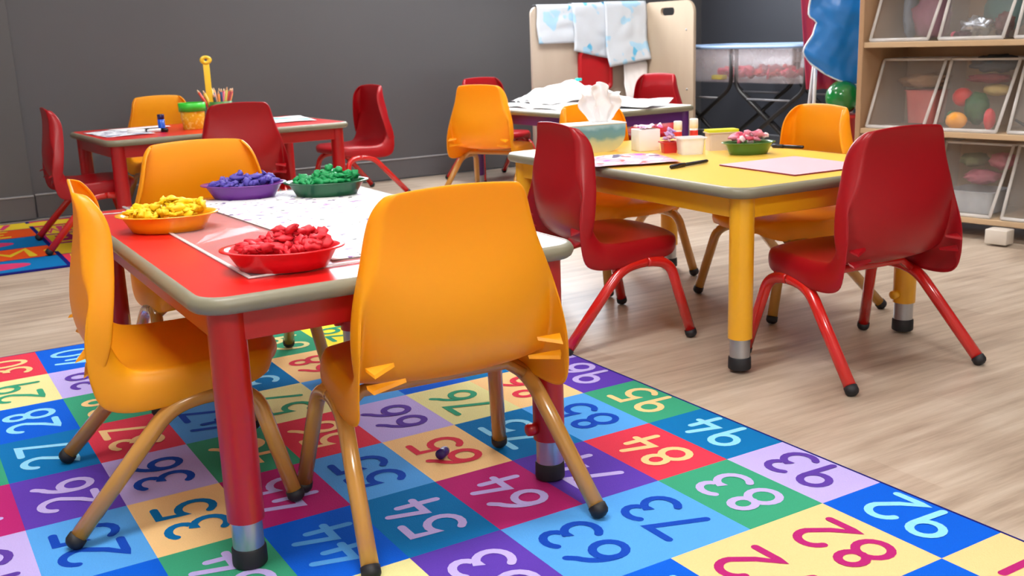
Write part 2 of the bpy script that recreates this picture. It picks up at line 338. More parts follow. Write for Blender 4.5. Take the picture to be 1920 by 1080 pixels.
OR = mat('rug_orange', srgb(226, 84, 30), .95, bump=.8, bscale=420, spec=.1); GOLD = mat('rug_gold', srgb(226, 196, 50), .95, bump=.8, bscale=420, spec=.1); PINK = mat('rug_pink', srgb(206, 60, 110), .95, bump=.8, bscale=420, spec=.1)
ARN = RN+['orange', 'gold', 'pink']
random.seed(4); letters = 'NMOEW'
for j in range(5):
    for i, (a, b) in enumerate(cw):
        c = acol[j][i]; c = 'orange' if c == 'peachred' else c
        if c == 'yellow': c = 'gold'
        quad(bm, a, AR[j]+.006, b, AR[j+1]-.006, .0064, ARN.index(c))
        if (i+j) % 3 == 1 or (j == 0 and i == 2):
            pts = arc((a+b)/2, (AR[j]+AR[j+1])/2, .17, .08, 0, 360, 20)
            f = bm.faces.new([bm.verts.new((x, y, .0068)) for x, y in pts[:-1]]); f.material_index = ARN.index('pink' if c in ('blue', 'teal') else 'gold')
        else:
            for k in range(2):
                for st in LET[letters[(i*2+j+k) % 5]]:
                    ribbon(bm, [(a+(.03 if i == 3 else .08)+k*(.11 if i == 3 else .24)+p*(.12 if i == 3 else .26), AR[j]+.05+q*(AR[j+1]-AR[j]-.1)) for p, q in st], .035, .0069+.0002*k, ARN.index('gold' if c != 'gold' else 'pink'))
o = obj('alphabet_rug', bm, [RM[k] for k in RN]+[OR, GOLD, PINK], smooth=False, loc=(0, 0, -.0072))
tag(o, 'bright alphabet rug with dark grid lines under the far left red chair', 'rug')

# ------------------------------------------------------------------ chairs
# stations along the moulding, from the seat's front lip to the top of the back: centre (x,z), fold (x,halfwidth,z), free edge (x,halfwidth,z)
ST = [((.432, .268), (.405, .118, .268), (.395, .128, .262)),
      ((.441, .290), (.412, .140, .288), (.400, .154, .264)),
      ((.425, .309), (.398, .160, .305), (.385, .174, .262)),
      ((.37, .311), (.36, .176, .309), (.355, .190, .252)),
      ((.28, .301), (.28, .184, .307), (.285, .198, .249)),
      ((.20, .292), (.205, .190, .303), (.215, .205, .241)),
      ((.14, .292), (.165, .192, .306), (.150, .209, .237)),
      ((.098, .306), (.136, .192, .312), (.102, .210, .242)),
      ((.068, .340), (.118, .192, .338), (.063, .210, .266)),
      ((.054, .385), (.104, .190, .385), (.046, .207, .320), (.112, .203, .360)),
      ((.054, .435), (.090, .184, .436), (.054, .200, .398), (.120, .199, .410)),
      ((.066, .490), (.078, .169, .490), (.096, .184, .474), (.130, .185, .470)),
      ((.080, .545), (.083, .152, .545), (.135, .163, .538)),
      ((.086, .600), (.088, .141, .598), (.132, .151, .595)),
      ((.082, .638), (.083, .132, .630), (.112, .139, .626)),
      ((.078, .654), (.079, .112, .648), (.098, .122, .642))]
def shell_mesh():
    bm = bmesh.new(); rows = []
    for st in ST:
        (cx, cz), (sx, sw, sz), (ex, ew, ez) = st[:3]; dd = st[3] if len(st) > 3 else (ex+.001, ew-.005, ez-.002)
        mx, mw, mz = (sx+ex)/2+(sx-ex)*.12, (sw+ew)/2+.005, (sz+ez)/2+(sz-ez)*.12
        half = [(cx+(sx-cx)*t**3, sw*t, cz+(sz-cz)*t*t) for t in (0, .3, .6, .82, .94)]+[(sx, sw, sz), (mx, mw, mz), (ex, ew, ez), dd]
        rows.append([bm.verts.new((x, -y, z)) for x, y, z in half[:0:-1]]+[bm.verts.new(half[0])]+[bm.verts.new(p) for p in half[1:]])
    for a, b in zip(rows, rows[1:]):
        for i in range(len(a)-1): bm.faces.new((a[i], a[i+1], b[i+1], b[i]))
    bm.normal_update(); me = bpy.data.meshes.new('tmp'); bm.to_mesh(me); bm.free()
    o = bpy.data.objects.new('tmp', me); COL.objects.link(o)
    s = o.modifiers.new('s', 'SOLIDIFY'); s.thickness = .0075; s.offset = 0
    u = o.modifiers.new('u', 'SUBSURF'); u.levels = 2; u.render_levels = 2
    dg = bpy.context.evaluated_depsgraph_get(); ev = bpy.data.meshes.new_from_object(o.evaluated_get(dg)); bpy.data.objects.remove(o)
    for p in ev.polygons: p.use_smooth = True
    return ev
SHELL = shell_mesh()
def split_part(ev, test, m, name):
    co = [v.co.copy() for v in ev.vertices]; nr = [Vector(n.vector) for n in ev.vertex_normals]
    mp, vsl, fs, ns = {}, [], [], []
    for p in ev.polygons:
        if not test(p.center): continue
        f = []
        for i in p.vertices:
            if i not in mp: mp[i] = len(vsl); vsl.append(co[i]); ns.append(nr[i])
            f.append(mp[i])
        fs.append(f)
    me = bpy.data.meshes.new(name); me.from_pydata(vsl, [], fs); me.update()
    for p in me.polygons: p.use_smooth = True
    me.normals_split_custom_set_from_vertices(ns); me.materials.append(m); return me
isback = lambda c: c.z > .322+(c.x-.08)*.9
def make_chair(shellmat, tubemat):
    t = thing('classroom_chair', '', 'chair')
    for nm, ts in (('seat', lambda c: not isback(c)), ('backrest', isback)):
        o = bpy.data.objects.new(nm, split_part(SHELL, ts, shellmat, nm)); COL.objects.link(o); o.parent = t
    bo = [c for c in t.children if c.name.startswith('backrest')][0]
    for s in (-1, 1):      # stiffening fins low on the rear corners
        for z0, l in ((.350, .045), (.318, .065)):
            bm = bmesh.new(); poly = [(.066, s*.192, z0), (.062, s*(.186-l), z0+.002), (.044+(.35-z0)*.35, s*.184, z0-.008)]
            a = [bm.verts.new(p) for p in poly]; b = [bm.verts.new((x+.004, y, z+.006)) for x, y, z in poly]
            bm.faces.new(a); bm.faces.new(b[::-1])
            for i in range(3): bm.faces.new((a[i], b[i], b[(i+1) % 3], a[(i+1) % 3]))
            bmesh.ops.recalc_face_normals(bm, faces=bm.faces); obj('rib', bm, shellmat, bo, smooth=False)
    R_ = .0160
    for s in (-1, 1):
        path = fillet([(0, s*.23, .012), (.200, s*.196, .232), (.285, s*.190, .246), (.362, s*.194, .232), (.418, s*.226, .012)], [.07, .05, .06], 8)
        mid = len(path)//2
        for part, end in ((path[:mid+1], 0), (path[mid:], -1)):
            lg = obj('leg', tb(part, R_), tubemat, t)
            p = part[end]; q = part[1] if end == 0 else part[-2]; d = (q-p).normalized()
            obj('foot_cap', tb([p-d*.010, p-d*.006, p, p+d*.014], [.008, .0145, .0178, .0176], 14), RUBBER, lg)
    for x, z in ((.215, .250), (.335, .256)):
        obj('cross_bar', tb([(x, -.190, z-.014), (x+.005, -.15, z+.014), (x+.005, .15, z+.014), (x, .190, z-.014)], .012), tubemat, t)
    return t
CH = {'y': make_chair(YEL, TAN), 'r': make_chair(RED, REDT)}
first = {'y': True, 'r': True}
def chair(k, x, y, deg, label, group):
    o = CH[k] if first[k] else copy_tree(CH[k]); first[k] = False
    o.location = (x, y, -.0072); o.rotation_euler = (0, 0, math.radians(deg)); tag(o, label, 'chair', group); return o
G1, G2, G3, G4 = 'chairs at the front red table', 'chairs at the yellow table', 'chairs at the back red table', 'chairs at the white table'
chair('y', 1.085, 1.015, 86.0, 'yellow plastic chair nearest the camera, its back turned to us, at the front red table', G1).location.z = 0
chair('y', .474, 1.690, -7, 'yellow plastic chair seen in profile at the left side of the front red table', G1).location.z = 0
chair('y', .998, 2.50, -93.3, 'yellow plastic chair behind the front red table, beyond the bowls, facing us', G1).location.z = 0
chair('r', 1.89, 2.126, -9.8, 'crimson plastic chair at the left side of the yellow table, facing right', G2)
chair('r', 2.462, 1.173, 85.6, 'crimson plastic chair with its back to us on the near side of the yellow table', G2)
chair('y', 3.007, 1.93, 169, 'yellow plastic chair at the right side of the yellow table beside the wooden shelf', G2)
chair('y', 2.53, 2.83, -82, 'yellow plastic chair behind the tissue box at the far side of the yellow table', G2)
chair('r', .85, 4.83, -2, 'crimson plastic chair on the alphabet rug at the left of the back red table', G3).location.z = 0
chair('r', 1.70, 4.27, 84, 'crimson plastic chair with its back to us in front of the back red table', G3)
chair('y', 1.62, 5.68, -86, 'yellow plastic chair between the back red table and the grey wall', G3)
chair('r', 2.93, 5.42, 184, 'crimson plastic chair facing left beside the right end of the back red table', G3)
chair('y', 3.05, 4.56, 30, 'yellow plastic chair at the left side of the white table, its back to us', G4)
chair('r', 3.66, 5.62, -85, 'crimson plastic chair at the far end of the white table near the grey wall', G4)
chair('r', 4.52, 4.66, 190, 'crimson plastic chair facing left at the right side of the white table before the easel', G4)

# ------------------------------------------------------------------ tables
def table(name, label, x, y, w_, d_, rz, top, leg, H=.5, knob=True):
    t = thing(name, label, 'table', (x, y, 0 if name else 0), rz, 'rectangular activity tables')
    r = .065; bm = bmesh.new(); prism(bm, rrect(w_-.018, d_-.018, r-.009, 8), H-.027, H); sharp(obj('tabletop', bm, top, t))
    bm = bmesh.new(); outer = []; pf = [(-.012, .0006), (-.005, .0002), (0, -.004), (.0035, -.010), (.004, -.014), (.0035, -.018), (0, -.025), (-.005, -.0285), (-.012, -.029)]
    for off, z in pf:
        ring = rrect(w_-.008+2*off, d_-.008+2*off, r+off-.004, 8); outer.append([bm.verts.new((a, b, H+z)) for a, b in ring])
    n = len(outer[0])
    for a, b in zip(outer, outer[1:]):
        for i in range(n): bm.faces.new((a[i], b[i], b[(i+1) % n], a[(i+1) % n]))
    obj('edge_band', bm, BAND, t)
    ins = .061; ax, ay = w_/2-ins, d_/2-ins
    bm = bmesh.new()
    for sx in (-1, 1): box(bm, (sx*(ax+.012), 0, H-.057), (.018, 2*ay-.02, .056), bev=.002)
    for sy in (-1, 1): box(bm, (0, sy*(ay+.012), H-.057), (2*ax-.02, .018, .056), bev=.002)
    obj('apron', bm, leg, t, smooth=False)
    for sx in (-1, 1):
        for sy in (-1, 1):
            X, Y = sx*ax, sy*ay
            bm = bmesh.new(); lathe(bm, [(.0285, .086), (.0325, .088), (.0325, H-.030)], 28, (X, Y, 0)); l = sharp(obj('leg', bm, leg, t))
            bm = bmesh.new(); lathe(bm, [(.0275, .02), (.0275, .1)], 28, (X, Y, 0)); sharp(obj('leg_insert', bm, STEEL, l))
            bm = bmesh.new(); lathe(bm, [(.026, 0), (.0305, .003), (.031, .006), (.0305, .033), (.0285, .036)], 28, (X, Y, 0)); sharp(obj('foot_cap', bm, RUBBER, l))
            if knob:
                kx, ky = (-.042, 0) if sx > 0 else (.027, .034); bm = bmesh.new(); lathe(bm, [(.006, -.012), (.012, -.010), (.0135, 0), (.012, .010), (.006, .012)], 14); bmesh.ops.rotate(bm, cent=(0, 0, 0), matrix=Matrix.Rotation(PI/2, 3, 'Y' if sx > 0 else 'X'), verts=bm.verts)
                bmesh.ops.translate(bm, vec=(X+kx, Y+ky, .115), verts=bm.verts); obj('adjusting_knob', bm, leg, l)
    return t
table('activity_table', 'rectangular red table with grey edge in front, bowls of coloured pieces on it', 1.024, 1.738, .762, 1.17, -.004, REDTOP, REDLEG)
table('activity_table', 'rectangular yellow table with grey edge, tissue box and pink sheet on it', 2.488, 2.058, .762, 1.246, -.03, YELTOP, YELLEG)
table('activity_table', 'rectangular red table at the back by the grey wall, pencil pot on it', 1.72, 4.93, 1.22, .80, .05, REDTOP, REDLEG)
table('activity_table', 'white topped table with purple legs in front of the easel', 3.68, 4.47, .762, 1.22, .04, WHTOP, PURLEG)

# ------------------------------------------------------------------ things on the front red table
TZ = .5; T1 = .500
def bowl(x, y, rz, col, name, label, rx=.113, ry=.078, h=.036, z=T1+.0007, m=None, grp='bowls of coloured pieces'):
    t = thing('plastic_bowl', label, 'bowl', (x, y, z), rz, grp); m = m or mat(name, col, .3, coat=.3)
    bm = bmesh.new()
    lathe(bm, [(.66, 0), (.70, .001), (.78, h*.45), (.88, h*.95), (.90, h), (1.0, h+.001), (1.0, h+.0035), (.90, h+.003), (.86, h*.95), (.76, h*.45), (.68, .004)], 40, sx=rx, sy=ry)
    obj('bowl_body', bm, m, t); return t
def heap(x, y, z, rx, ry, col, label, seed, n=120, sz=.0115, name='dyed_pieces', hmax=.05, mats=None):
    random.seed(seed); bm = bmesh.new()
    for k in range(n):
        r = math.sqrt(random.random())*.88; a = random.random()*2*PI; px, py = r*rx*math.cos(a), r*ry*math.sin(a)
        pz = (1-r**1.6)*hmax*random.uniform(.3, 1.0)*(1+.6*math.cos(a-.6)*r)+random.uniform(0, .008)+max(0, r-.45)*.045; s = sz*random.uniform(.65, 1.25)
        n0 = len(bm.verts); rr = bmesh.ops.create_icosphere(bm, subdivisions=2, radius=s); sc = Vector((random.uniform(.8, 1.7), random.uniform(.5, 1.0), random.uniform(.22, .7)))
        R_ = Matrix.Rotation(random.random()*PI, 3, 'Z') @ Matrix.Rotation(random.random()*PI, 3, 'X')
        for v in rr['verts']:
            q = v.co.copy(); d = 1+.75*noise.noise(q*170+Vector((k, 0, 0)))+.3*noise.noise(q*420+Vector((k, 5, 0))); q = Vector((q.x*sc.x, q.y*sc.y, q.z*sc.z))*d; v.co = R_ @ q+Vector((px, py, pz+.012))
        mi = random.randrange(len(mats)) if mats else 0
        for v in rr['verts']:
            for f in v.link_faces: f.material_index = mi
    o = obj(name, bm, mats if mats else mat('piece_'+label.split()[0], col, .55, sss=.1, var=.25, vscale=60)); o.location = (x, y, z)
    return tag(o, label, 'coloured pieces', kind='stuff')
RZ = -.46
for (x, y, c, pc, nm, s) in ((.778, 1.90, srgb(250, 170, 10), srgb(250, 200, 20), 'yellow', 1), (1.066, 2.259, srgb(104, 28, 140), srgb(84, 70, 170), 'purple', 2), (1.253, 2.141, srgb(8, 86, 52), srgb(14, 150, 84), 'green', 3), (.845, 1.322, srgb(214, 18, 34), srgb(214, 28, 46), 'red', 4)):
    y -= .005
    bowl(x, y, RZ, c, nm+'_bowl_plastic', {'yellow': 'yellow oval bowl of yellow pieces at the left edge of the front red table', 'purple': 'purple oval bowl at the far edge of the front red table', 'green': 'dark green oval bowl at the far right of the front red table', 'red': 'red oval bowl near the front corner of the red table'}[nm], z=T1+(.0030 if nm != 'yellow' else .0008))
    p = heap(x, y, T1+.006, .092, .060, pc, nm+' crumpled pieces heaped in the oval bowl on the red table', s, name='coloured_pieces'); p.rotation_euler = (0, 0, RZ)
# clear vinyl mat and drawing sheets
bm = bmesh.new(); prism(bm, rrect(.56, 1.06, .01, 3), 0, .0022)
mt = thing('clear_table_mat', 'clear plastic mat with pale edges lying over the front red table', 'table mat', (1.045, 1.805, T1+.0004)); obj('mat_sheet', bm, plastic_clear('clear_vinyl', (.95, .93, .94, 1), .13, .06), mt)
for c_, s_ in (((-.276, 0, .0022), (.008, 1.06, .0032)), ((0, -.526, .0022), (.56, .008, .0032))): obj('raised_edge', bx(c_, s_, bev=.001), plastic_clear('vinyl_edge', (.97, .95, .96, 1), .65, .1), mt)
SCRIB = blotch('scribbled_paper', srgb(244, 243, 246), [(srgb(120, 100, 160), .63, 2), (srgb(16, 16, 26), .665, 5), (srgb(180, 140, 196), .62, 9)], .5, 30)
for i, (x, y, a, wd, d, lb) in enumerate(((1.14, 1.98, .06, .40, .62, 'large white scribbled drawing sheet in the middle of the front red table'), (1.13, 1.50, -.05, .36, .38, 'smaller white drawing sheet beside the red bowl on the front red table'))):
    tag(sheet('drawing_paper', wd, d, SCRIB, (x, y, T1+.0029+.0008*(1-i)), a, amp=0.0, seed=i), lb, 'paper', 'drawings on the red table')
# clear plastic knife
t = thing('plastic_knife', 'thin clear plastic knife lying by the yellow bowl on the red table', 'knife', (.745, 2.238, T1+.001), -.2)
KN = plastic_clear('clear_cutlery', (.8, .8, .82, 1), .5, .15)
obj('blade', bx((-.035, 0, .001), (.075, .012, .0015), bev=.0005), KN, t); obj('handle', bx((.035, 0, .002), (.07, .009, .004), bev=.001), KN, t)

# ------------------------------------------------------------------ things on the yellow table
def tissue_box():
    t = thing('tissue_box', 'long printed tissue box fading from blue-green to beige on the yellow table', 'tissue box', (2.352, 2.475, TZ), -.16)
    m = bpy.data.materials.new('printed_carton'); m.use_nodes = True; nt = m.node_tree; b = nt.nodes['Principled BSDF']; b.inputs['Roughness'].default_value = .45
    tc = nt.nodes.new('ShaderNodeTexCoord'); sp = nt.nodes.new('ShaderNodeSeparateXYZ'); nt.links.new(tc.outputs['Object'], sp.inputs[0])
    n = nt.nodes.new('ShaderNodeTexNoise'); n.inputs['Scale'].default_value = 22; nt.links.new(tc.outputs['Object'], n.inputs[0])
    ma = nt.nodes.new('ShaderNodeMath'); ma.operation = 'MULTIPLY_ADD'; ma.inputs[1].default_value = .035; nt.links.new(n.outputs['Fac'], ma.inputs[0]); nt.links.new(sp.outputs[2], ma.inputs[2])
    mr = nt.nodes.new('ShaderNodeMapRange'); mr.inputs[1].default_value = .02; mr.inputs[2].default_value = .11; nt.links.new(ma.outputs[0], mr.inputs[0])
    r = nt.nodes.new('ShaderNodeValToRGB'); e = r.color_ramp.elements; e[0].color = srgb(216, 200, 140); e[1].color = srgb(150, 190, 205); e[1].position = .95
    q = e.new(.4); q.color = srgb(186, 190, 150); q = e.new(.55); q.color = srgb(106, 150, 150); q = e.new(.8); q.color = srgb(100, 150, 165)
    nt.links.new(mr.outputs[0], r.inputs[0]); nt.links.new(r.outputs[0], b.inputs['Base Color'])
    prof = [(-.115, 0), (.045, 0)]+[(.045+.07*math.sin(a), .06-.06*math.cos(a)) for a in [k*PI/2/8 for k in range(1, 9)]]+[(.117, .094), (-.117, .094)]
    bm = bmesh.new(); a = [bm.verts.new((x, -.055, z)) for x, z in prof]; c = [bm.verts.new((x, .055, z)) for x, z in prof]; k = len(prof)
    for i in range(k): bm.faces.new((a[i], a[(i+1) % k], c[(i+1) % k], c[i]))
    bm.faces.new(a[::-1]); bm.faces.new(c); bmesh.ops.recalc_face_normals(bm, faces=bm.faces); sharp(obj('carton', bm, m, t))
    bm = bmesh.new(); lathe(bm, [(1.0, .0), (1.0, .0012), (.86, .0012)], 24, (0, 0, .094), .075, .03, False, False); obj('opening_rim', bm, WHITE, t)
    obj('lid', bx((0, 0, .0955), (.24, .114, .004), bev=.0015), WHITE, t)
    c = bpy.data.curves.new('lettering', 'FONT'); c.body = 'luxe'; c.size = .03; c.extrude = .0003; c.shear = .25; o = bpy.data.objects.new('lettering', c); COL.objects.link(o)
    dg = bpy.context.evaluated_depsgraph_get(); me = bpy.data.meshes.new_from_object(o.evaluated_get(dg)); bpy.data.objects.remove(o)
    me.materials.append(mat('printed_letters', srgb(110, 100, 84), .6)); o = bpy.data.objects.new('lettering', me); COL.objects.link(o); o.parent = t; o.location = (-.085, -.0556, .012); o.rotation_euler = (PI/2, 0, 0); o['label'] = 'faint italic lettering'
    return t
tissue_box()
def tissue(name, label, x, y, z, h, wd, seed, m=WHITE, rz=0):
    """a soft sheet gathered at the slot and opening out into uneven crumpled folds"""
    bm = bmesh.new(); N, Kk = 18, 48; rings = []
    for j in range(N+1):
        t = j/N; row = []
        for k in range(Kk):
            u = k/Kk*2-1; a = u*PI
            wv = wd*(.35+.65*t**.6)
            px = u*wv+.012*noise.noise(Vector((u*3, t*3, seed)))*t*3
            py = .020*t*math.sin(u*9+seed)+.030*noise.noise(Vector((u*4, t*4, seed+3)))*t
            top = .8+.12*noise.noise(Vector((u*2.4, seed, 0)))*2+.15*(1-u*u)
            row.append(bm.verts.new((px, py, h*t*top)))
        rings.append(row)
    for a, b in zip(rings, rings[1:]):
        for k in range(Kk-1): bm.faces.new((a[k], a[k+1], b[k+1], b[k]))
    o = obj(name, bm, m); o.location = (x, y, z); o.rotation_euler = (0, 0, rz); s = o.modifiers.new('thickness', 'SOLIDIFY'); s.thickness = .0008
    return tag(o, label, 'tissue')
tissue('paper_tissue', 'white paper tissue pulled up out of the tissue box', 2.40, 2.47, .5978, .125, .085, 1.3, rz=-.45)
def ubox(name, label, cat, x, y, rz, w_, d_, h, m, z=TZ, taper=.0, wall=.0015, lid=None, lidm=None):
    """an open tapered tub with a rim"""
    t = thing(name, label, cat, (x, y, z), rz); bm = bmesh.new(); rings = []
    for k, (s, zz) in enumerate(((1-taper, 0), (1, h), (1.0+.006/w_*2, h), (1.0+.006/w_*2, h+.003), (1-.002/w_*2, h+.003), (1-taper-.004/w_*2, .003))):
        rings.append([bm.verts.new((a, b, zz)) for a, b in rrect(w_*s, d_*s, min(w_, d_)*.14, 4)])
    n = len(rings[0])
    for a, b in zip(rings, rings[1:]):
        for i in range(n): bm.faces.new((a[i], a[(i+1) % n], b[(i+1) % n], b[i]))
    bm.faces.new(rings[0][::-1]); bm.faces.new(rings[-1]); sharp(obj('tub_body', bm, m, t), 50)
    if lid:
        bm = bmesh.new(); prism(bm, rrect(w_*1.06, d_*1.06, min(w_, d_)*.15, 4), h+.002, h+.002+lid); sharp(obj('lid', bm, lidm, t))
    return t
MILK = plastic_clear('milky_plastic', (.93, .93, .95, 1), .75, .25)
tb_ = thing('paper_carton', 'small open white carton standing right of the tissue box', 'carton', (2.505, 2.352, TZ), -.25)
obj('carton_body', bx((0, 0, .037), (.078, .07, .074), bev=.002), WHITE, tb_)
tag(sheet('pink_tissue_paper', .08, .07, blotch('pink_white_tissue', srgb(246, 226, 238), [(srgb(236, 120, 190), .55, 3)], .6, 20), (2.515, 2.35, .5765), -.2, amp=.012, seed=4, freq=30), 'crumpled pink and white tissue paper on top of the white carton', 'tissue paper')
ubox('craft_cup', 'small red plastic cup beside the clear tub on the yellow table', 'cup', 2.512, 2.235, -.4, .05, .05, .034, mat('red_cup', srgb(206, 40, 40), .35), taper=.12)
heap(2.512, 2.235, .512, .02, .02, srgb(235, 205, 225), 'pale pink and lilac scraps sticking out of the small red cup', 21, 18, .009, 'craft_scraps', .06, [mat('scrap_pink', srgb(240, 190, 210), .6), mat('scrap_lilac', srgb(205, 170, 225), .6)])
ubox('clear_tub', 'milky clear square tub near the middle of the yellow table', 'tub', 2.535, 2.155, -.45, .082, .075, .052, MILK, taper=.12)
ubox('lidded_container', 'pale container with a yellow-green lid beside the green bowl on the yellow table', 'container', 2.685, 2.17, -.42, .10, .06, .058, mat('frosted_pale', srgb(216, 200, 188), .4), taper=.03, lid=.009, lidm=mat('lime_lid', srgb(216, 220, 30), .35))
def glue(x, y, label, h=.085):
    t = thing('glue_stick', label, 'glue stick', (x, y, TZ), 0, 'glue sticks on the yellow table'); W2 = mat('white_tube', srgb(240, 236, 236), .3)
    bm = bmesh.new(); lathe(bm, [(.014, 0), (.0145, .002), (.0145, h*.6)], 20); obj('barrel', bm, W2, t)
    bm = bmesh.new(); lathe(bm, [(.0147, .014), (.0149, .015), (.0149, h*.5), (.0147, h*.5+.001)], 20, capb=False, capt=False); obj('printed_label', bm, mat('glue_label', srgb(214, 52, 50), .4), t)
    bm = bmesh.new(); lathe(bm, [(.0155, h*.6), (.0155, h*.97), (.013, h)], 20); obj('cap', bm, W2, t)
glue(2.74, 2.46, 'left of the two white glue sticks with red labels standing by the red cup', .078); glue(2.79, 2.43, 'right of the two white glue sticks with red labels, the larger one', .085)
o = bowl(2.655, 2.01, -.45, srgb(64, 116, 48), 'olive_bowl', 'dark green oval bowl of pink scraps on the yellow table', .088, .062, .036, TZ+.0004, grp='bowls of coloured pieces')
o2 = heap(2.655, 2.01, .512, .064, .045, None, 'pink and white torn scraps heaped in the green bowl on the yellow table', 8, 40, .012, 'craft_scraps', .045, [mat('scrap_pink2', srgb(220, 90, 120), .6), mat('scrap_white', srgb(240, 215, 220), .6), mat('scrap_rose', srgb(236, 150, 170), .6)]); o2.rotation_euler = (0, 0, -.45)
def marker(x0, y0, x1, y1, label, r=.0065):
    a = Vector((x0, y0, TZ+r+.0005)); d = Vector((x1-x0, y1-y0, 0)); L_ = d.length
    t = thing('marker_pen', label, 'marker pen', a, math.atan2(d.y, d.x), 'black marker pens on the yellow table'); K = mat('black_pen', srgb(20, 18, 30), .35)
    obj('barrel', tb([(L_*.35, 0, 0), (L_*.97, 0, 0), (L_, 0, 0)], [r*.85, r*.85, r*.6]), K, t); obj('cap', tb([(0, 0, 0), (.004, 0, 0), (L_*.37, 0, 0)], [r*.5, r, r]), K, t)
marker(2.232, 1.893, 2.405, 1.925, 'black marker pen lying in the middle of the yellow table'); marker(2.83, 2.08, 2.865, 1.97, 'black marker pen lying by the yellow chair at the right of the yellow table')
PK = mat('pink_craft_foam', srgb(238, 178, 190), .6, bump=.1, bscale=200)
bm = bmesh.new(); prism(bm, rrect(.30, .32, .003, 2), 0, .004); o = obj('craft_foam_sheet', bm, [PK, mat('maroon_backing', srgb(120, 40, 60), .6)], smooth=False, loc=(2.525, 1.683, TZ+.0004))
for f in o.data.polygons: f.material_index = 1 if abs(f.normal.z) < .5 else 0
o.rotation_euler = (0, 0, -.05); tag(o, 'large pale pink craft sheet lying at the front of the yellow table', 'craft sheet')
COLL = blotch('collage_paper', srgb(232, 160, 184), [(srgb(240, 226, 234), .5, 1), (srgb(206, 30, 50), .6, 4), (srgb(50, 20, 100), .62, 7), (srgb(222, 30, 190), .63, 11)], .5, 15)
def curl(x, y, z): return (x, y, z+max(0, -y-.09)*.12)
tag(sheet('collage_paper', .28, .27, COLL, (2.265, 2.14, TZ+.001), -.35, amp=.005, seed=2, edge=curl), 'pink collage sheet with red and purple pieces at the left edge of the yellow table', 'paper')

# ------------------------------------------------------------------ things on the back red table
for i, (x, y, a, wd, d, m, lb) in enumerate(((1.27, 4.93, .1, .23, .40, blotch('grey_print', srgb(232, 234, 240), [(srgb(140, 140, 165), .52, 2)], .5, 14), 'white sheet with grey print hanging over the front left of the back red table'),
        (1.42, 5.16, .2, .28, .15, WHITE, 'plain white sheet lying behind the printed one on the back red table'),
        (2.13, 5.02, -.15, .30, .42, blotch('aqua_drawing', srgb(240, 242, 246), [(srgb(60, 205, 200), .56, 3), (srgb(150, 110, 200), .6, 6)], .5, 9), 'white drawing with aqua paint at the right end of the back red table'),
        (1.79, 5.1, .3, .14, .12, WHITE, 'small white paper behind the blue tube on the back red table'))):
    tag(sheet('drawing_paper', wd, d, m, (x, y, TZ+.001+.0009*i), a, amp=.003, seed=i+5), lb, 'paper', 'papers on the back red table')
t = thing('glitter_tube', 'small blue tube standing upright on the back red table', 'tube', (1.465, 4.86, TZ)); BL = mat('blue_tube', srgb(16, 88, 214), .3, var=.5, vscale=30)
bm = bmesh.new(); lathe(bm, [(.016, 0), (.0165, .002), (.0165, .06)], 20); obj('tube_body', bm, BL, t); bm = bmesh.new(); lathe(bm, [(.0168, .06), (.0168, .082), (.015, .084)], 20); obj('cap', bm, mat('navy_cap', srgb(28, 24, 84), .3), t)
for x, y, a, lb in ((1.385, 4.84, .5, 'left of the two white markers with black tips lying by the blue tube'), (1.45, 4.80, .4, 'right of the two white markers with black tips lying by the blue tube')):
    t = thing('marker_pen', lb, 'marker pen', (x, y, TZ+.011), a+2.2, 'white markers on the back red table')
    obj('barrel', tb([(0, 0, 0), (.09, 0, 0)], .0085), WHITE, t); obj('cap', tb([(-.03, 0, 0), (-.028, 0, 0), (.002, 0, 0)], [.007, .0098, .0098]), DARK, t)
# yellow and green patterned pot
t = thing('craft_pot', 'yellow pot with a green rim and glitter pattern on the back red table', 'pot', (1.625, 4.87, TZ), .1)
bm = bmesh.new(); lathe(bm, [(.050, 0), (.052, .002), (.060, .085), (.062, .125), (.058, .125), (.048, .006)], 30); obj('pot_body', bm, blotch('glitter_yellow', srgb(236, 206, 40), [(srgb(246, 238, 120), .56, 2)], .4, 60), t)
bm = bmesh.new(); lathe(bm, [(.0605, .088), (.0655, .088), (.0665, .130), (.063, .131)], 30, capb=False, capt=False); o = obj('green_rim', bm, mat('lime_green_plastic', srgb(60, 214, 60), .35), t); s = o.modifiers.new('thickness', 'SOLIDIFY'); s.thickness = .002
# pencil pot with pencils
t = thing('pencil_pot', 'green pencil pot standing behind the crimson chair on the back red table', 'pencil pot', (1.79, 4.95, TZ))
bm = bmesh.new(); lathe(bm, [(.055, 0), (.057, .002), (.062, .125), (.059, .125), (.052, .005)], 28); obj('pot_body', bm, mat('moss_pot', srgb(70, 130, 60), .4), t)
random.seed(11); pc = [srgb(214, 70, 50), srgb(226, 180, 60), srgb(190, 60, 80), srgb(40, 60, 60), srgb(230, 140, 60), srgb(24, 60, 110), srgb(200, 190, 90), srgb(150, 50, 60)]
for k in range(18):
    a = k*2*PI/18+.2; r = .030+.015*(k % 2); lean = random.uniform(.15, .55); h = random.uniform(.15, .19)
    d = Vector((math.cos(a)*lean, math.sin(a)*lean, 1)).normalized(); b0 = Vector((1.79+r*.3*math.cos(a), 4.95+r*.3*math.sin(a), TZ+.008))
    t2 = thing('pencil', 'one of the coloured pencils fanned out in the green pencil pot', 'pencil', b0, 0, 'pencils in the green pot')
    cm = mat('pencil_%d' % (k % 8), pc[k % 8], .4)
    obj('shaft', tb([(0, 0, 0), d*h], .0066, 6), cm, t2); obj('tip', tb([d*h, d*(h+.012), d*(h+.016)], [.0064, .0026, .0006], 6), mat('pencil_wood', srgb(226, 196, 160), .6), t2)
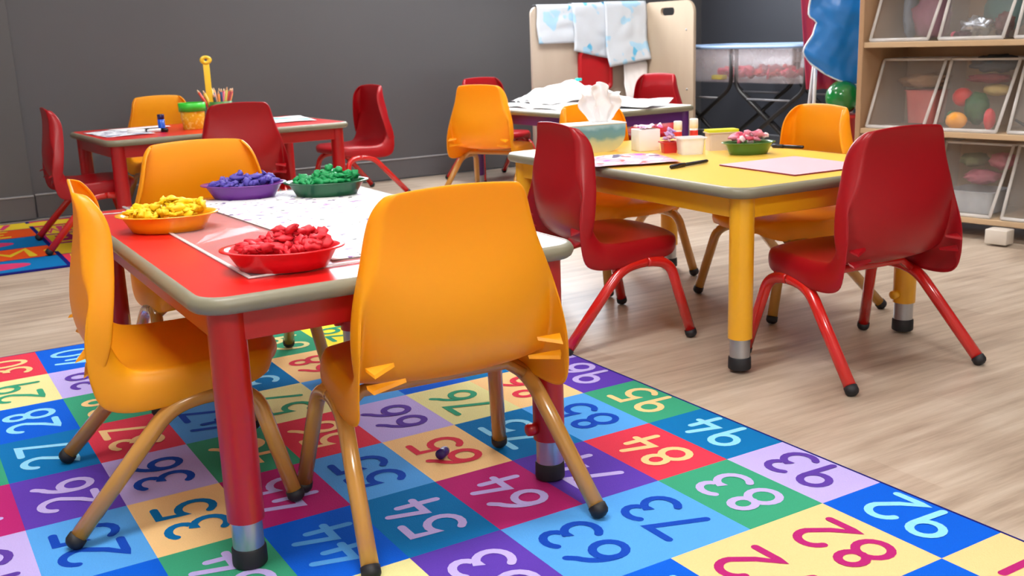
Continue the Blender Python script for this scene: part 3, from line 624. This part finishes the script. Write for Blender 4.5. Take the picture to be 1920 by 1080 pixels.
t = thing('yellow_ruler', 'tall yellow plastic tool with a round holed head rising from the pencil pot', 'plastic tool', (1.745, 4.97, TZ+.008)); YP = mat('yellow_tool', srgb(240, 200, 50), .35)
obj('shaft', bx((-.0, 0, .155), (.032, .006, .31), bev=.002), YP, t)
bm = bmesh.new(); R1, R0 = .030, .008; ang = [2*PI*k/28 for k in range(28)]
rings = [[bm.verts.new((r*math.cos(a)*(1.0), yy, .326+r*.75*math.sin(a))) for a in ang] for r, yy in ((R0, -.004), (R1, -.004), (R1, .004), (R0, .004))]
for q in range(4):
    a, b = rings[q], rings[(q+1) % 4]
    for i in range(28): bm.faces.new((a[i], a[(i+1) % 28], b[(i+1) % 28], b[i]))
bmesh.ops.recalc_face_normals(bm, faces=bm.faces); obj('head', bm, YP, t)

# ------------------------------------------------------------------ white table papers
tag(sheet('drawing_paper', .5, .62, WHITE, (3.62, 4.50, TZ+.001), .1, amp=.012, seed=31), 'big white paper sheet spread over the white table', 'paper', 'papers on the white table')
tag(sheet('drawing_paper', .60, .46, WHITE, (3.86, 4.78, TZ+.004), -.2, amp=.035, seed=33, freq=9, edge=lambda x, y, z: (x, y, z+.085*max(0, 1-(x/.3)**2)*max(0, 1-(y/.23)**2)**.6)), 'crumpled white paper rising at the far end of the white table', 'paper', 'papers on the white table')
tag(sheet('drawing_paper', .30, .36, WHITE, (3.78, 4.08, TZ+.003), .4, amp=.012, seed=35, edge=lambda x, y, z: (x, y, z+.03*max(0, x/.15)**2)), 'curled white paper at the near right corner of the white table', 'paper', 'papers on the white table')
t = thing('toy_brush', 'small aqua plastic brush on the papers of the white table', 'brush', (3.98, 4.86, .615), .5)
obj('brush_head', bx((0, 0, .01), (.05, .03, .018), bev=.006), mat('aqua_plastic', srgb(30, 200, 190), .35), t); obj('handle', tb([(-.02, 0, .008), (-.07, 0, .0)], .006), mat('aqua_plastic', srgb(30, 200, 190), .35), t)

# ------------------------------------------------------------------ easel / partition unit
BIRCH = wood('pale_birch', srgb(176, 160, 144), srgb(190, 176, 160), (6, 6, 1.2), .5)
t = thing('art_easel', 'pale wooden art easel with a carry hole, papers hanging over it', 'easel', (4.83, 5.3, 0))
def rpanel(w_, h, th, r=.05, hole=None):
    """upright panel in XZ, rounded top corners, optional carry slot"""
    pts = [(0, 0), (w_, 0), (w_, h-r)]+[(w_-r+r*math.cos(a), h-r+r*math.sin(a)) for a in [k*PI/2/8 for k in range(1, 9)]]+[(r-r*math.sin(a), h-r+r*math.cos(a)) for a in [k*PI/2/8 for k in range(0, 9)]]
    bm = bmesh.new(); vs0 = [bm.verts.new((x, 0, z)) for x, z in pts]; es = [bm.edges.new((vs0[i], vs0[(i+1) % len(vs0)])) for i in range(len(vs0))]
    if hole:
        hx, hz, hw, hh = hole; hp = rrect(hw, hh, hh*.45, 5); hv = [bm.verts.new((hx+a, 0, hz+b)) for a, b in hp]; es += [bm.edges.new((hv[i], hv[(i+1) % len(hv)])) for i in range(len(hv))]
    bmesh.ops.triangle_fill(bm, use_beauty=True, edges=es)
    g = bmesh.ops.extrude_face_region(bm, geom=bm.faces[:]); bmesh.ops.translate(bm, vec=(0, th, 0), verts=[v for v in g['geom'] if isinstance(v, bmesh.types.BMVert)])
    bmesh.ops.recalc_face_normals(bm, faces=bm.faces); return bm
bm = rpanel(.90, 1.075, .02, .05); bmesh.ops.translate(bm, vec=(-.90, 0, 0), verts=bm.verts); obj('back_panel', bm, BIRCH, t, smooth=False)
bm = rpanel(.52, 1.085, .02, .08, hole=(.26, 1.02, .14, .05)); bmesh.ops.rotate(bm, cent=(0, 0, 0), matrix=Matrix.Rotation(-PI/2, 3, 'Z'), verts=bm.verts); sp_ = obj('side_panel', bm, wood('tan_birch', srgb(172, 152, 130), srgb(184, 166, 144), (6, 6, 1.2), .5), t, smooth=False)
for y, z in ((-.03, .86), (-.45, .90), (-.46, .52), (-.03, .4)):
    bm = bmesh.new(); lathe(bm, [(.007, 0), (.007, .003), (.004, .005)], 12); bmesh.ops.rotate(bm, cent=(0, 0, 0), matrix=Matrix.Rotation(-PI/2, 3, 'Y'), verts=bm.verts); bmesh.ops.translate(bm, vec=(0, y, z), verts=bm.verts); obj('bolt', bm, STEEL, sp_)
obj('base_rail', bx((-.45, -.02, .06), (.88, .06, .1), bev=.004), BIRCH, t, smooth=False)
# red tray on the panel
bm = bmesh.new(); R3 = mat('red_tray_plastic', srgb(180, 20, 30), .4)
t2 = thing('red_tray', 'red plastic tray hanging on the easel below the papers', 'tray', (4.415, 5.272, .53)); pr = rrect(.27, .26, .035, 6)
rings = [[bm.verts.new((a*s, -yy, b*s+.13)) for a, b in pr] for s, yy in ((1, -.024), (1, .0), (.9, .004), (.84, -.012))]
for a, b in zip(rings, rings[1:]):
    for i in range(len(a)): bm.faces.new((a[i], a[(i+1) % len(a)], b[(i+1) % len(a)], b[i]))
bm.faces.new(rings[0][::-1]); bm.faces.new(rings[-1]); bmesh.ops.recalc_face_normals(bm, faces=bm.faces); sharp(obj('tray_body', bm, R3, t2), 50)
# papers over the easel
PAINT = blotch('painted_paper', srgb(196, 204, 214), [(srgb(90, 176, 216), .67, 2), (srgb(160, 200, 226), .58, 5)], .5, 7)
def drape(name, x, z0, w_, h, label, seed, y=5.262, skew=0, amp=.012, m=PAINT, fl=.0):
    bm = bmesh.new(); nx, nz = 16, 22; g = []
    for j in range(nz+1):
        row = []
        for i in range(nx+1):
            u, v = i/nx-.5, j/nz
            if v < .1: dy = .045*(1-v/.1); zz = z0+.004
            else: dy = -.006-fl*(v-.1)**2; zz = z0-(v-.1)/.9*h*(1+skew*u)
            n_ = noise.noise(Vector((u*3+seed, v*3, seed)))*amp*min(1, v*3)
            row.append(bm.verts.new((x+u*w_+.01*math.sin(v*7+seed)*v, y+dy-abs(n_), zz)))
        g.append(row)
    for j in range(nz):
        for i in range(nx): bm.faces.new((g[j][i], g[j][i+1], g[j+1][i+1], g[j+1][i]))
    o = obj(name, bm, m); s = o.modifiers.new('thickness', 'SOLIDIFY'); s.thickness = .0008
    tag(o, label, 'paper', 'papers hanging on the easel'); return o
drape('painting_paper', 4.15, 1.082, .38, .24, 'white paper with a straight lower edge hanging at the left of the easel', 1, 5.285)
drape('painting_paper', 4.43, 1.088, .40, .34, 'white paper with a blue mark hanging at the middle of the easel', 3, 5.276, .25, .02)
drape('painting_paper', 4.65, 1.094, .35, .40, 'white paper with pale blue paint hanging at the right of the easel', 6, 5.262, -.1, .018, fl=.05)
drape('painting_paper', 4.72, .70, .20, .40, 'plain white paper hanging lowest on the easel beside the red tray', 8, 5.25, .0, .02, WHITE, .1)

# ------------------------------------------------------------------ sand and water tub on folding legs
t = thing('water_play_table', 'clear plastic play tub on crossed black folding legs by the dark wall', 'play table', (5.25, 4.60, 0), 0)
CL = plastic_clear('clear_tub', (.78, .72, .76, 1), .30, .12)
bm = bmesh.new(); W_, D_ = .62, 1.24; rings = []
for s, zz in ((.90, .56), (.97, .74), (1, .78), (1.0, .783), (.965, .783), (.94, .74), (.88, .565)):
    rings.append([bm.verts.new((a, b, zz)) for a, b in rrect(W_*s, D_*s, .08, 6)])
for a, b in zip(rings, rings[1:]):
    for i in range(len(a)): bm.faces.new((a[i], a[(i+1) % len(a)], b[(i+1) % len(a)], b[i]))
bm.faces.new(rings[0][::-1]); bm.faces.new(rings[-1]); obj('tub', bm, CL, t)
bm = bmesh.new(); ring = rrect(W_+.02, D_+.02, .09, 6); tube(bm, [(a, b, .782) for a, b in ring]+[(ring[0][0], ring[0][1], .782)], .012, 8, False); obj('rim', bm, mat('pale_blue_rim', srgb(150, 180, 220), .3), t)
for xx in (-.28, .28):
    for y0 in (-.36, .27):
        for q in (1, -1):
            obj('folding_leg', tb(fillet([(xx+q*.008, y0+q*.30, .775), (xx+q*.008, y0+q*.30, .53), (xx+q*.008, y0-q*.46, .012)], .06, 5), .0135, 10), DARK, t)
        obj('stretcher', tb([(xx, y0-.19, .46), (xx, y0+.19, .46)], .007, 8), mat('grey_rod', srgb(120, 120, 125), .4), t)
heap(5.25, 4.60, .572, .22, .40, None, 'pink and red toys jumbled in the clear play tub', 51, 60, .035, 'tub_toys', .05, [mat('toy_red', srgb(190, 20, 40), .5), mat('toy_pink', srgb(206, 50, 84), .5), mat('toy_maroon', srgb(130, 40, 60), .5)])
tag(obj('yellow_block', bx((5.0, 4.72, .59), (.05, .1, .03), bev=.006), mat('toy_yellow', srgb(240, 220, 60), .4)), 'pale yellow toy block at the bottom of the clear play tub', 'toy')

# ------------------------------------------------------------------ wooden shelf with clear bins
SHX, SHY = 4.05, 2.78; sd = Vector((.1665, -.986, 0)).normalized(); ang = math.atan2(sd.y, sd.x)
MAPLE = wood('maple', srgb(166, 130, 98), srgb(188, 154, 120), (5, 5, 1.5), .42); MAPLEX = wood('maple_edge', srgb(190, 160, 124), srgb(212, 184, 150), (1.5, 6, 6), .42)
sh = thing('storage_shelf', 'tall light wooden shelf holding clear plastic bins at the right', 'shelf', (SHX, SHY, 0), ang)
SL, SDp = 1.32, .40      # local x: along the front towards the camera, local y: into the shelf
for x in (.0, SL): obj('side_panel', bx((x+.012, SDp/2, .64), (.024, SDp, 1.28), bev=.003), MAPLE, sh, smooth=False)
for z in (.083, .438, .815, 1.19): obj('shelf_board', bx((SL/2+.012, SDp/2, z-.011), (SL-.024, SDp-.012, .024), bev=.003), MAPLEX, sh, smooth=False)
obj('back_panel', bx((SL/2+.012, SDp-.004, .66), (SL-.02, .008, 1.2)), MAPLE, sh, smooth=False)
for x in (.05, SL-.03):
    for y in (.04, SDp-.05):
        bm = bmesh.new(); lathe(bm, [(.018, 0), (.02, .004), (.02, .05), (.024, .052), (.024, .06)], 16, (x, y, 0)); obj('foot', bm, STEEL, sh)
BIN = plastic_clear('clear_bin', (.95, .88, .82, 1), .06, .1)
BRIM = plastic_clear('bin_rim', (.95, .92, .9, 1), .5, .15)
def loc_shelf(x, y, z): p = Vector((SHX, SHY, 0))+sd*x+Vector((-sd.y, sd.x, 0))*y; return (p.x, p.y, z)
def make_bin():
    """open bin with upright sides and a front that leans back towards the top"""
    t = thing('clear_bin', '', 'storage bin'); bm = bmesh.new(); rings = []; w_, d_, h = .300, .36, .29
    def ring(sc, inset, zz):
        k = .15*min(zz, h)/h; dd = d_-k
        return [(a, b*(dd-2*inset)/d_+k/2, zz) for a, b in rrect(w_*sc-2*inset, d_, .03, 5)]
    for sc, ins, zz in ((.93, 0, 0), (.99, 0, h), (1.01, -.002, h), (1.01, -.002, h+.006), (.99, .003, h+.006), (.93, .003, .004)):
        rings.append([bm.verts.new(p) for p in ring(sc, ins, zz)])
    for a, b in zip(rings, rings[1:]):
        for i in range(len(a)): bm.faces.new((a[i], a[(i+1) % len(a)], b[(i+1) % len(a)], b[i]))
    bm.faces.new(rings[0][::-1]); bm.faces.new(rings[-1]); sharp(obj('bin_body', bm, BIN, t), 50)
    bm = bmesh.new(); rg = ring(1.0, -.001, h+.003); tube(bm, rg+[rg[0]], .0055, 8, False)
    obj('rolled_rim', bm, BRIM, t)
    bm = bmesh.new()
    for sx in (-1, 1): tube(bm, [(sx*(w_*.465-.006), -.178, .006), (sx*(w_*.465+.006), -.178+.15, h)], .007, 8)
    tube(bm, [(-w_*.45, -.176, .006), (w_*.45, -.176, .006)], .008, 8)
    obj('front_edge', bm, BRIM, t)
    return t
b0 = make_bin(); used = False
rowz = {'top': .8165, 'middle': .4395, 'bottom': .0845}; con = {('top', 0): 'holding mauve cloth', ('top', 1): 'holding crumpled silver foil', ('top', 2): 'standing third from the wall side', ('top', 3): 'nearest the camera end', ('middle', 0): 'holding a smaller red tub', ('middle', 1): 'holding play vegetables', ('middle', 2): 'holding a black stick', ('middle', 3): 'nearest the camera end', ('bottom', 0): 'hidden partly by the yellow chair', ('bottom', 1): 'holding grey and pink things', ('bottom', 2): 'standing third from the wall side', ('bottom', 3): 'nearest the camera end'}
BX = [.185, .502, .819, 1.136]
for row in ('top', 'middle', 'bottom'):
    for i, x in enumerate(BX):
        o = copy_tree(b0) if used else b0; used = True
        o.location = loc_shelf(x, .19, rowz[row]+.002); o.rotation_euler = (0, 0, ang); tag(o, 'clear plastic bin on the %s shelf board %s' % (row, con[(row, i)]), 'storage bin', 'clear bins on the wooden shelf')
def blob(name, label, cat, x, y, z, s, m, seed=0, amp=.15, fq=3., rz=0, sub=3):
    bm = bmesh.new(); bmesh.ops.create_icosphere(bm, subdivisions=sub, radius=1)
    for v in bm.verts: d = 1+amp*noise.noise(v.co*fq+Vector((seed, 0, 0))); v.co = Vector((v.co.x*s[0], v.co.y*s[1], v.co.z*s[2]))*d
    mn = min(v.co.z for v in bm.verts)
    for v in bm.verts: v.co.z -= mn
    o = obj(name, bm, m); o.location = loc_shelf(x, y, z); o.rotation_euler = (0, 0, ang+rz); return tag(o, label, cat)
Z1, Z2, Z3 = rowz['top']+.007, rowz['middle']+.007, rowz['bottom']+.007
blob('folded_cloth', 'mauve cloth bundle in the left bin of the top board', 'cloth', .20, .27, Z1, (.080, .075, .10), mat('mauve_cloth', srgb(168, 110, 135), .8, var=.2, vscale=20), 1, .35, 2.5)
blob('grey_cloth', 'pale grey-blue cloth at the wall side of the left top bin', 'cloth', .085, .29, Z1, (.026, .05, .11), mat('grey_blue_cloth', srgb(150, 165, 185), .8), 5, .3, 3)
blob('teal_cloth', 'teal-grey cloth at the back of the second top bin', 'cloth', .53, .28, Z1+.02, (.10, .06, .11), mat('teal_cloth', srgb(96, 138, 140), .8), 3, .25, 3)
blob('crumpled_foil', 'crumpled silver foil in the second top bin', 'foil', .48, .12, Z1, (.062, .05, .040), mat('silver_foil', srgb(190, 195, 205), .25, metal=.8), 8, .9, 6)
blob('dark_toy', 'dark shoe-like toy with a pink end in the second top bin', 'toy', .435, .09, Z1, (.035, .03, .014), mat('plum_toy', srgb(70, 20, 45), .5), 9, .5, 4)
blob('pink_toy', 'small pink toy end beside the dark toy in the second top bin', 'toy', .39, .10, Z1, (.014, .016, .014), mat('hot_pink', srgb(206, 70, 100), .5), 2, .2)
blob('black_red_toy', 'black and maroon toy at the right of the foil in the top bin', 'toy', .60, .10, Z1, (.034, .03, .042), mat('black_maroon', srgb(70, 14, 26), .5, var=.8, vscale=40), 4, .7, 5)
rt_ = ubox('red_inner_tub', 'red see-through tub standing inside the left bin of the middle board', 'tub', 0, 0, ang, .15, .13, .145, plastic_clear('red_clear', (.88, .2, .18, 1), .8, .15), taper=.15); rt_.location = loc_shelf(.19, .28, Z2+.002)
blob('brown_scraps', 'brown woolly scraps on top of the red tub in the left middle bin', 'wool', .19, .26, Z2+.155, (.10, .09, .032), mat('brown_wool', srgb(150, 112, 80), .9, bump=.8, bscale=80), 6, .6, 5)
blob('play_tomato', 'red play tomato in the second bin of the middle board', 'play food', .43, .13, Z2+.090, (.042, .038, .040), mat('tomato', srgb(206, 26, 22), .35), 1, .06)
blob('play_lettuce', 'dark green ribbed play pepper in the second bin of the middle board', 'play food', .50, .12, Z2+.012, (.052, .042, .066), mat('dark_green_toy', srgb(20, 84, 34), .5, var=.4, vscale=60), 2, .25, 5)
blob('play_cheese', 'orange play cheese wedge at the bottom of the second middle bin', 'play food', .44, .065, Z2, (.046, .030, .036), mat('orange_toy', srgb(240, 160, 44), .5), 3, .1)
blob('play_leaf', 'green play leaf at the wall side of the second middle bin', 'play food', .388, .13, Z2, (.022, .03, .034), mat('dark_green_toy2', srgb(46, 120, 66), .5), 7, .4)
blob('red_cup_toy', 'red toy cup at the right of the second middle bin', 'toy', .575, .08, Z2, (.022, .03, .045), mat('red_toy', srgb(210, 40, 50), .4), 4, .15)
blob('play_bread', 'tan play bread slice at the back of the second middle bin', 'play food', .53, .23, Z2+.130, (.055, .05, .026), mat('bread', srgb(226, 196, 120), .7), 5, .15)
blob('dark_cloth', 'dark slate cloth heaped on top of the second middle bin', 'cloth', .51, .25, Z2+.225, (.10, .09, .034), mat('slate_cloth', srgb(66, 78, 90), .9, var=.3, vscale=30), 6, .5, 4)
blob('maroon_cloth', 'maroon patterned cloth under the slate cloth in the second middle bin', 'cloth', .50, .22, Z2+.185, (.09, .07, .018), mat('maroon_cloth', srgb(140, 52, 62), .9, var=.4, vscale=50), 7, .5, 4)
bmx = bmesh.new(); tube(bmx, [(0, 0, 0), (.07, 0, .035)], .006, 8); o = obj('black_stick', bmx, DARK); o.location = loc_shelf(.76, .06, Z2+.012); o.rotation_euler = (0, 0, ang+PI); tag(o, 'short black stick leaning in the third bin of the middle board', 'stick')
blob('peach_toy', 'pale orange toy at the top of the third middle bin', 'toy', .80, .23, Z2+.09, (.09, .07, .05), mat('peach_toy', srgb(220, 180, 140), .6), 2, .3)
blob('black_toy', 'black toy on top of the third middle bin', 'toy', .77, .24, Z2+.225, (.05, .05, .018), mat('black_toy', srgb(26, 22, 26), .5), 3, .5)
ib = ubox('grey_inner_box', 'grey plastic box lying in the second bin of the bottom board', 'box', 0, 0, ang, .2, .2, .09, plastic_clear('grey_clear', (.55, .58, .62, 1), .8, .15), taper=.06); ib.location = loc_shelf(.51, .17, Z3)
blob('pink_bundle', 'pink bundle above the grey box in the second bottom bin', 'bundle', .50, .21, Z3+.105, (.07, .07, .03), mat('dusty_pink', srgb(206, 120, 140), .7), 8, .5, 4)
blob('olive_bundle', 'olive cloth at the top of the second bottom bin', 'cloth', .45, .24, Z3+.175, (.05, .07, .03), mat('olive_cloth', srgb(112, 118, 84), .8), 9, .4, 4)
blob('rose_bundle', 'rose cloth at the right top of the second bottom bin', 'cloth', .575, .24, Z3+.17, (.05, .06, .035), mat('rose_cloth', srgb(196, 110, 125), .8), 3, .4, 4)
tag(obj('white_block', bx(loc_shelf(.71, -.05, .031), (.09, .07, .06), Matrix.Rotation(ang, 3, 'Z'), bev=.004), mat('off_white_block', srgb(214, 206, 196), .5)), 'small off-white block on the floor at the foot of the wooden shelf', 'block')

# ------------------------------------------------------------------ blue smock, its stand, green ball
t = thing('clothes_stand', 'thin white metal stand behind the wooden shelf under the blue smock', 'stand', (4.46, 3.34, 0)); WM = mat('white_metal', srgb(214, 214, 218), .35)
for a, b in ((-.13, .12), (.16, .0)): obj('leg', tb([(a*1.35, -.08, .0), (a*.4, 0, 1.14)], .009, 10), WM, t)
obj('leg', tb([(.0, .16, 0), (.0, .02, 1.14)], .009, 10), WM, t)
obj('top_bar', tb([(-.16, 0, 1.14), (.2, 0, 1.14)], .01, 10), WM, t)
t = thing('blue_smock', 'shiny blue waterproof smock with white piping hanging beside the wooden shelf', 'smock', (4.36, 3.235, 0), -.52)
BS = mat('blue_nylon', srgb(30, 126, 214), .28, bump=.3, bscale=25, var=.2, vscale=6)
outl = [(-.075, 1.16), (-.088, 1.05), (-.10, .93), (-.055, .90), (-.075, .83), (-.115, .77), (-.12, .742), (-.10, .715), (-.07, .675), (-.02, .636), (.04, .614), (.10, .608), (.20, .622), (.25, .65)]
def smock(z):   # left edge x for height z
    for (x0, z0), (x1, z1) in zip(outl[:10], outl[1:10]):
        if z1 <= z <= z0: return x0+(x1-x0)*(z0-z)/(z0-z1)
    return -.02
bm = bmesh.new(); nx, nz = 26, 34; g = []
for j in range(nz+1):
    row = []
    for i in range(nx+1):
        u = i/nx; xr = .26; vz = j/nz
        xl = smock(1.16-(1.16-.66)*vz); bot = .60+.09*max(0, 1-(u*1.6))**1.5+.03*max(0, u-.6)
        z = 1.16+(bot-1.16)*vz; x = xl+(xr-xl)*u
        y = .009*math.sin(u*9+vz*2.0)+.010*noise.noise(Vector((u*3, vz*7, 1)))*2+.004*abs(math.sin(u*17+vz*9))
        row.append(bm.verts.new((x, y, z)))
    g.append(row)
for j in range(nz):
    for i in range(nx): bm.faces.new((g[j][i], g[j][i+1], g[j+1][i+1], g[j+1][i]))
edge = [g[j][0].co.copy() for j in range(8, nz+1)]+[g[nz][i].co.copy() for i in range(1, nx+1)]
o = obj('smock_body', bm, BS, t); s = o.modifiers.new('thickness', 'SOLIDIFY'); s.thickness = .004
obj('piping', tb(edge, .0048, 8), mat('white_piping', srgb(214, 228, 240), .5), t)
t = thing('red_smock', 'red cloth hanging behind the blue smock', 'smock', (4.56, 3.42, 0), -.52)
bm = bmesh.new(); g = []
for j in range(13):
    row = []
    for i in range(13):
        u, v = i/12, j/12; row.append(bm.verts.new((-.155+.05*v+u*.17, .015*math.sin(u*14), 1.13-v*.56)))
    g.append(row)
for j in range(12):
    for i in range(12): bm.faces.new((g[j][i], g[j][i+1], g[j+1][i+1], g[j+1][i]))
o = obj('cloth_body', bm, mat('red_nylon', srgb(196, 50, 80), .5), t); s = o.modifiers.new('thickness', 'SOLIDIFY'); s.thickness = .003
bm = bmesh.new(); bmesh.ops.create_icosphere(bm, subdivisions=4, radius=.085); o = obj('green_ball', bm, mat('glossy_green', srgb(10, 124, 52), .15, coat=.8)); o.location = (4.44, 3.20, .54)
tag(o, 'shiny green ball under the blue smock behind the yellow chair', 'ball')
t = thing('ball_stool', 'small red stool carrying the green ball behind the yellow chair', 'stool', (4.44, 3.20, 0))
bm = bmesh.new(); lathe(bm, [(.10, 0), (.09, .01), (.07, .435), (.10, .44), (.10, .455), (.01, .456)], 24); obj('stool_body', bm, mat('toy_red2', srgb(196, 40, 40), .45), t)

# small cap on the rug by the chair leg
t = thing('pencil_sharpener', 'small grey and purple plastic sharpener lying on the number rug beside the near chair leg', 'sharpener', (1.205, 1.436, .012), .6)
obj('sharpener_body', tb([(-.012, 0, 0), (.012, 0, 0)], .011, 12), mat('violet_cap', srgb(60, 44, 130), .35), t); obj('collar', tb([(.012, 0, 0), (.019, 0, 0)], .0085, 12), STEEL, t)
